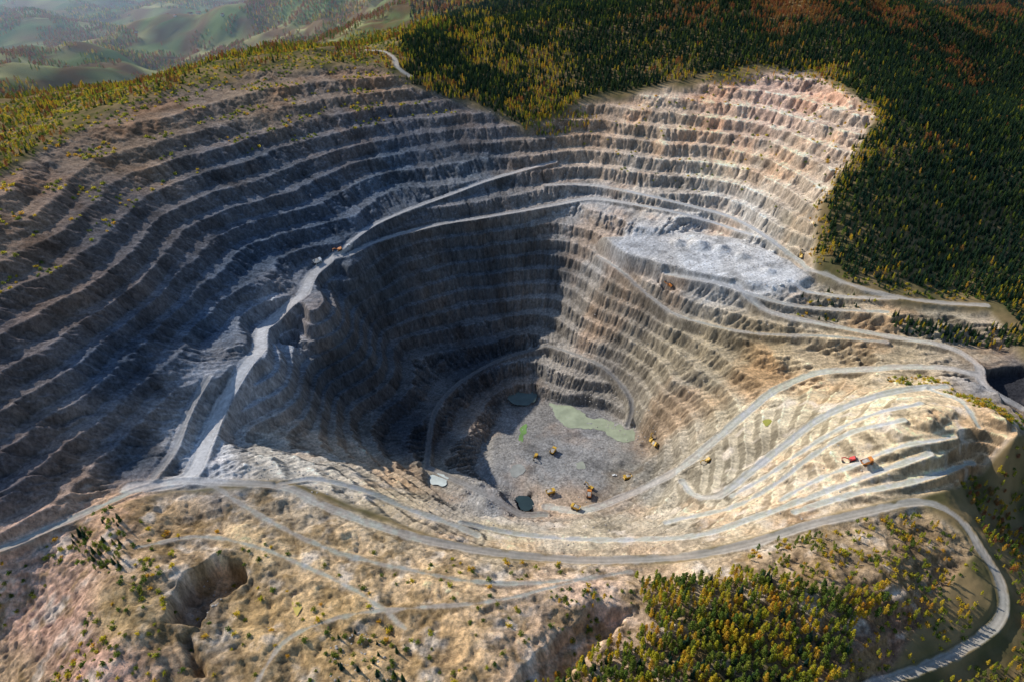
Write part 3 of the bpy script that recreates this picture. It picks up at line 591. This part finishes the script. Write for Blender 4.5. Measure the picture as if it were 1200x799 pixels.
# ---------------------------------------------------------------- machines
M_yel=simple('yellow_paint',(.60,.36,.04),.5,0,.2,1.5); M_red=simple('red_paint',(.6,.03,.02),.5,0,.2,1.5); M_org=simple('orange_paint',(.6,.2,.03),.5,0,.2,1.5)
M_wht=simple('white_paint',(.7,.7,.68),.5,0,.1,1.5); M_tyre=simple('rubber',(.03,.03,.03),.9,0,.2); M_dark=simple('dark_steel',(.07,.07,.075),.6,.3,.2)
def dump_truck():
    b=MB()
    b.box((0,-1.2,1.6),(9,.5,.7),2); b.box((0,1.2,1.6),(9,.5,.7),2)
    for x_,dual in ((3.1,False),(-2.6,True)):
        for s in (-1,1):
            b.tube((x_,s*1.55,1.35),(x_,s*2.6,1.35),1.35,1.35,1,16,True); b.tube((x_,s*2.6,1.35),(x_,s*2.66,1.35),.6,.5,0,10,True)
        b.tube((x_,-1.6,1.35),(x_,1.6,1.35),.3,.3,2,8)
    b.prism([(2.2,1.9),(5,1.7),(5,3.3),(4.6,3.6),(2.2,3.6)],-1.9,1.9,0)
    b.box((4.98+.05,0,2.5),(.1,2.2,1.4),2)
    b.prism([(2.3,3.65),(4.2,3.65),(3.9,5.2),(2.3,5.2)],.2,1.9,0); b.prism([(3.0,4.1),(4.12,4.1),(3.98,5.0),(3.0,5.0)],.15,1.95,3)
    b.prism([(-5.2,4.2),(-1.5,2.6),(2.0,2.7),(2.0,3.0),(-1.4,2.95),(-5.2,4.5)],-2.15,2.15,0)
    for s in (-1,1): b.prism([(-5.4,4.4),(-1.5,2.6),(2.0,2.7),(2.1,5.5),(-5.0,5.3)],s*2.3-.1,s*2.3+.1,0)
    b.prism([(1.9,2.7),(2.15,2.7),(2.3,5.55),(2.05,5.55)],-2.18,2.18,0); b.prism([(2.05,5.56),(4.9,5.7),(4.9,5.85),(2.05,5.76)],-2.4,2.4,0)
    b.prism([(-4.2,4.4),(-2,5.2),(0,5.7),(1.8,5.0),(1.8,3.1),(-1.4,3.0)],-1.9,1.9,4)
    return b
def excavator():
    b=MB()
    for s in (-1,1):
        b.prism([(-2.6,.45),(-2.1,0),(2.1,0),(2.6,.45),(2.6,.8),(2.1,1.2),(-2.1,1.2),(-2.6,.8)],s*1.7-.4,s*1.7+.4,1)
    b.box((0,0,.9),(2,2.6,.7),2); b.tube((0,0,1.2),(0,0,1.5),1.0,1.0,2,16,True)
    b.prism([(-3,1.5),(1.6,1.5),(1.6,2.2),(.2,2.9),(-3,3.0),(-3.3,2.4)],-1.6,1.6,0); b.prism([(-3.6,1.6),(-3,1.5),(-3,3.05),(-3.5,2.8)],-1.65,1.65,2)
    b.prism([(.2,1.5),(2.0,1.5),(2.0,2.6),(1.7,3.7),(.2,3.7)],.7,1.65,0); b.prism([(.4,2.3),(2.04,2.3),(1.74,3.5),(.4,3.5)],.66,1.7,3)
    b.prism([(1.2,2.0),(1.6,1.8),(4.4,5.2),(6.6,5.5),(6.6,5.9),(4.0,5.9)],-.35,.25,0)
    b.prism([(6.2,6.3),(6.8,6.2),(7.6,2.6),(7.2,2.5)],-.28,.18,0)
    b.prism([(7.1,2.8),(7.9,2.6),(8.0,1.5),(7.2,.9),(6.4,1.2),(6.3,1.9)],-.8,.7,2)
    b.tube((2.0,-.05,2.2),(4.2,-.05,4.6),.14,.10,3,6); b.tube((4.6,-.05,6.1),(6.4,-.05,6.5),.12,.10,3,6)
    return b
def pickup():
    b=MB()
    b.prism([(-2.6,.5),(2.6,.5),(2.6,1.1),(1.4,1.25),(.7,1.9),(-.8,1.9),(-.95,1.2),(-2.6,1.2)],-.95,.95,0); b.prism([(1.2,1.27),(.66,1.8),(-.7,1.8),(-.8,1.27)],-.97,.97,3)
    for x_ in (-1.7,1.7):
        for s in (-1,1): b.tube((x_,s*.75,.42),(x_,s*1.0,.42),.42,.42,1,12,True)
    return b
def place(b,name,u,v,ang,sc,paint):
    x_,y_,z_=hit(H,u,v); x_,y_,z_=float(x_[0]),float(y_[0]),float(z_[0])
    o=b.obj(name,[paint,M_tyre,M_dark,M_gl,M_rock]); o.location=(x_,y_,z_-.05); o.scale=(sc,)*3
    e=3.; dzx=float(samp(H,x_+e,y_)-samp(H,x_-e,y_))/(2*e); dzy=float(samp(H,x_,y_+e)-samp(H,x_,y_-e))/(2*e)
    nrm=Vector((-dzx*.7,-dzy*.7,1)).normalized(); q1=Vector((0,0,1)).rotation_difference(nrm)
    from mathutils import Quaternion
    o.rotation_mode='QUATERNION'; o.rotation_quaternion=q1@Quaternion((0,0,1),math.radians(ang)); link(o)
for u,v,a,p in [(645,578,20,M_yel),(675,596,150,M_yel),(690,581,80,M_org),(735,561,200,M_yel),(648,530,60,M_yel),(770,521,300,M_yel),(372,308,40,M_wht),(1016,543,10,M_org)]:
    place(dump_truck(),'dump_truck',u,v,a,1.2,p)
for u,v,a,p in [(692,572,140,M_yel),(786,334,120,M_org),(398,293,200,M_org),(765,515,30,M_yel),(999,539,170,M_red),(940,300,60,M_yel),(628,535,250,M_yel),(830,540,200,M_yel)]:
    place(excavator(),'excavator',u,v,a,1.3,p)
for u,v,a in [(320,351,60),(408,288,30),(915,334,10),(905,337,80),(720,557,0)]:
    place(pickup(),'pickup_truck',u,v,a,1.2,M_wht)

# ---------------------------------------------------------------- haze over the valley
hb=MB(); hb.box((-4000,7600,50),(14400,11600,800)); m,nt,o=nmat('haze_air'); vs=nt.nodes.new('ShaderNodeVolumeScatter'); vs.inputs['Color'].default_value=(.50,.72,1,1); vs.inputs['Density'].default_value=.00012; vs.inputs['Anisotropy'].default_value=.5
nt.links.new(vs.outputs[0],o.inputs['Volume']); link(hb.obj('haze',[m]))

# ---------------------------------------------------------------- light, sky, camera
EL=math.radians(33); sx,sy=-.83,.558
S=bpy.context.scene
sd_=bpy.data.lights.new('sun','SUN'); sd_.energy=5.0; sd_.angle=math.radians(.5); sd_.color=(1,.96,.90)
so=link(bpy.data.objects.new('sun',sd_)); so.rotation_mode='QUATERNION'; so.rotation_quaternion=Vector((-sx*math.cos(EL),-sy*math.cos(EL),-math.sin(EL))).to_track_quat('-Z','Y'); so.location=(-500,500,900)
w=bpy.data.worlds.new('World'); S.world=w; w.use_nodes=True; nt=w.node_tree; bg=nt.nodes['Background']; sk=nt.nodes.new('ShaderNodeTexSky'); sk.sky_type='NISHITA'; sk.sun_disc=False; sk.sun_elevation=EL; sk.sun_rotation=math.atan2(sx,sy); sk.dust_density=.3; sk.ozone_density=4
nt.links.new(sk.outputs[0],bg.inputs[0]); bg.inputs[1].default_value=.135
cam=bpy.data.cameras.new('camera'); co_=link(bpy.data.objects.new('camera',cam)); co_.location=(0,0,CH); co_.rotation_euler=(math.radians(55),0,0)
cam.sensor_width=36; cam.lens=24; cam.clip_start=1; cam.clip_end=60000; S.camera=co_
S.view_settings.view_transform='Standard'; S.view_settings.look='None'; S.view_settings.exposure=0
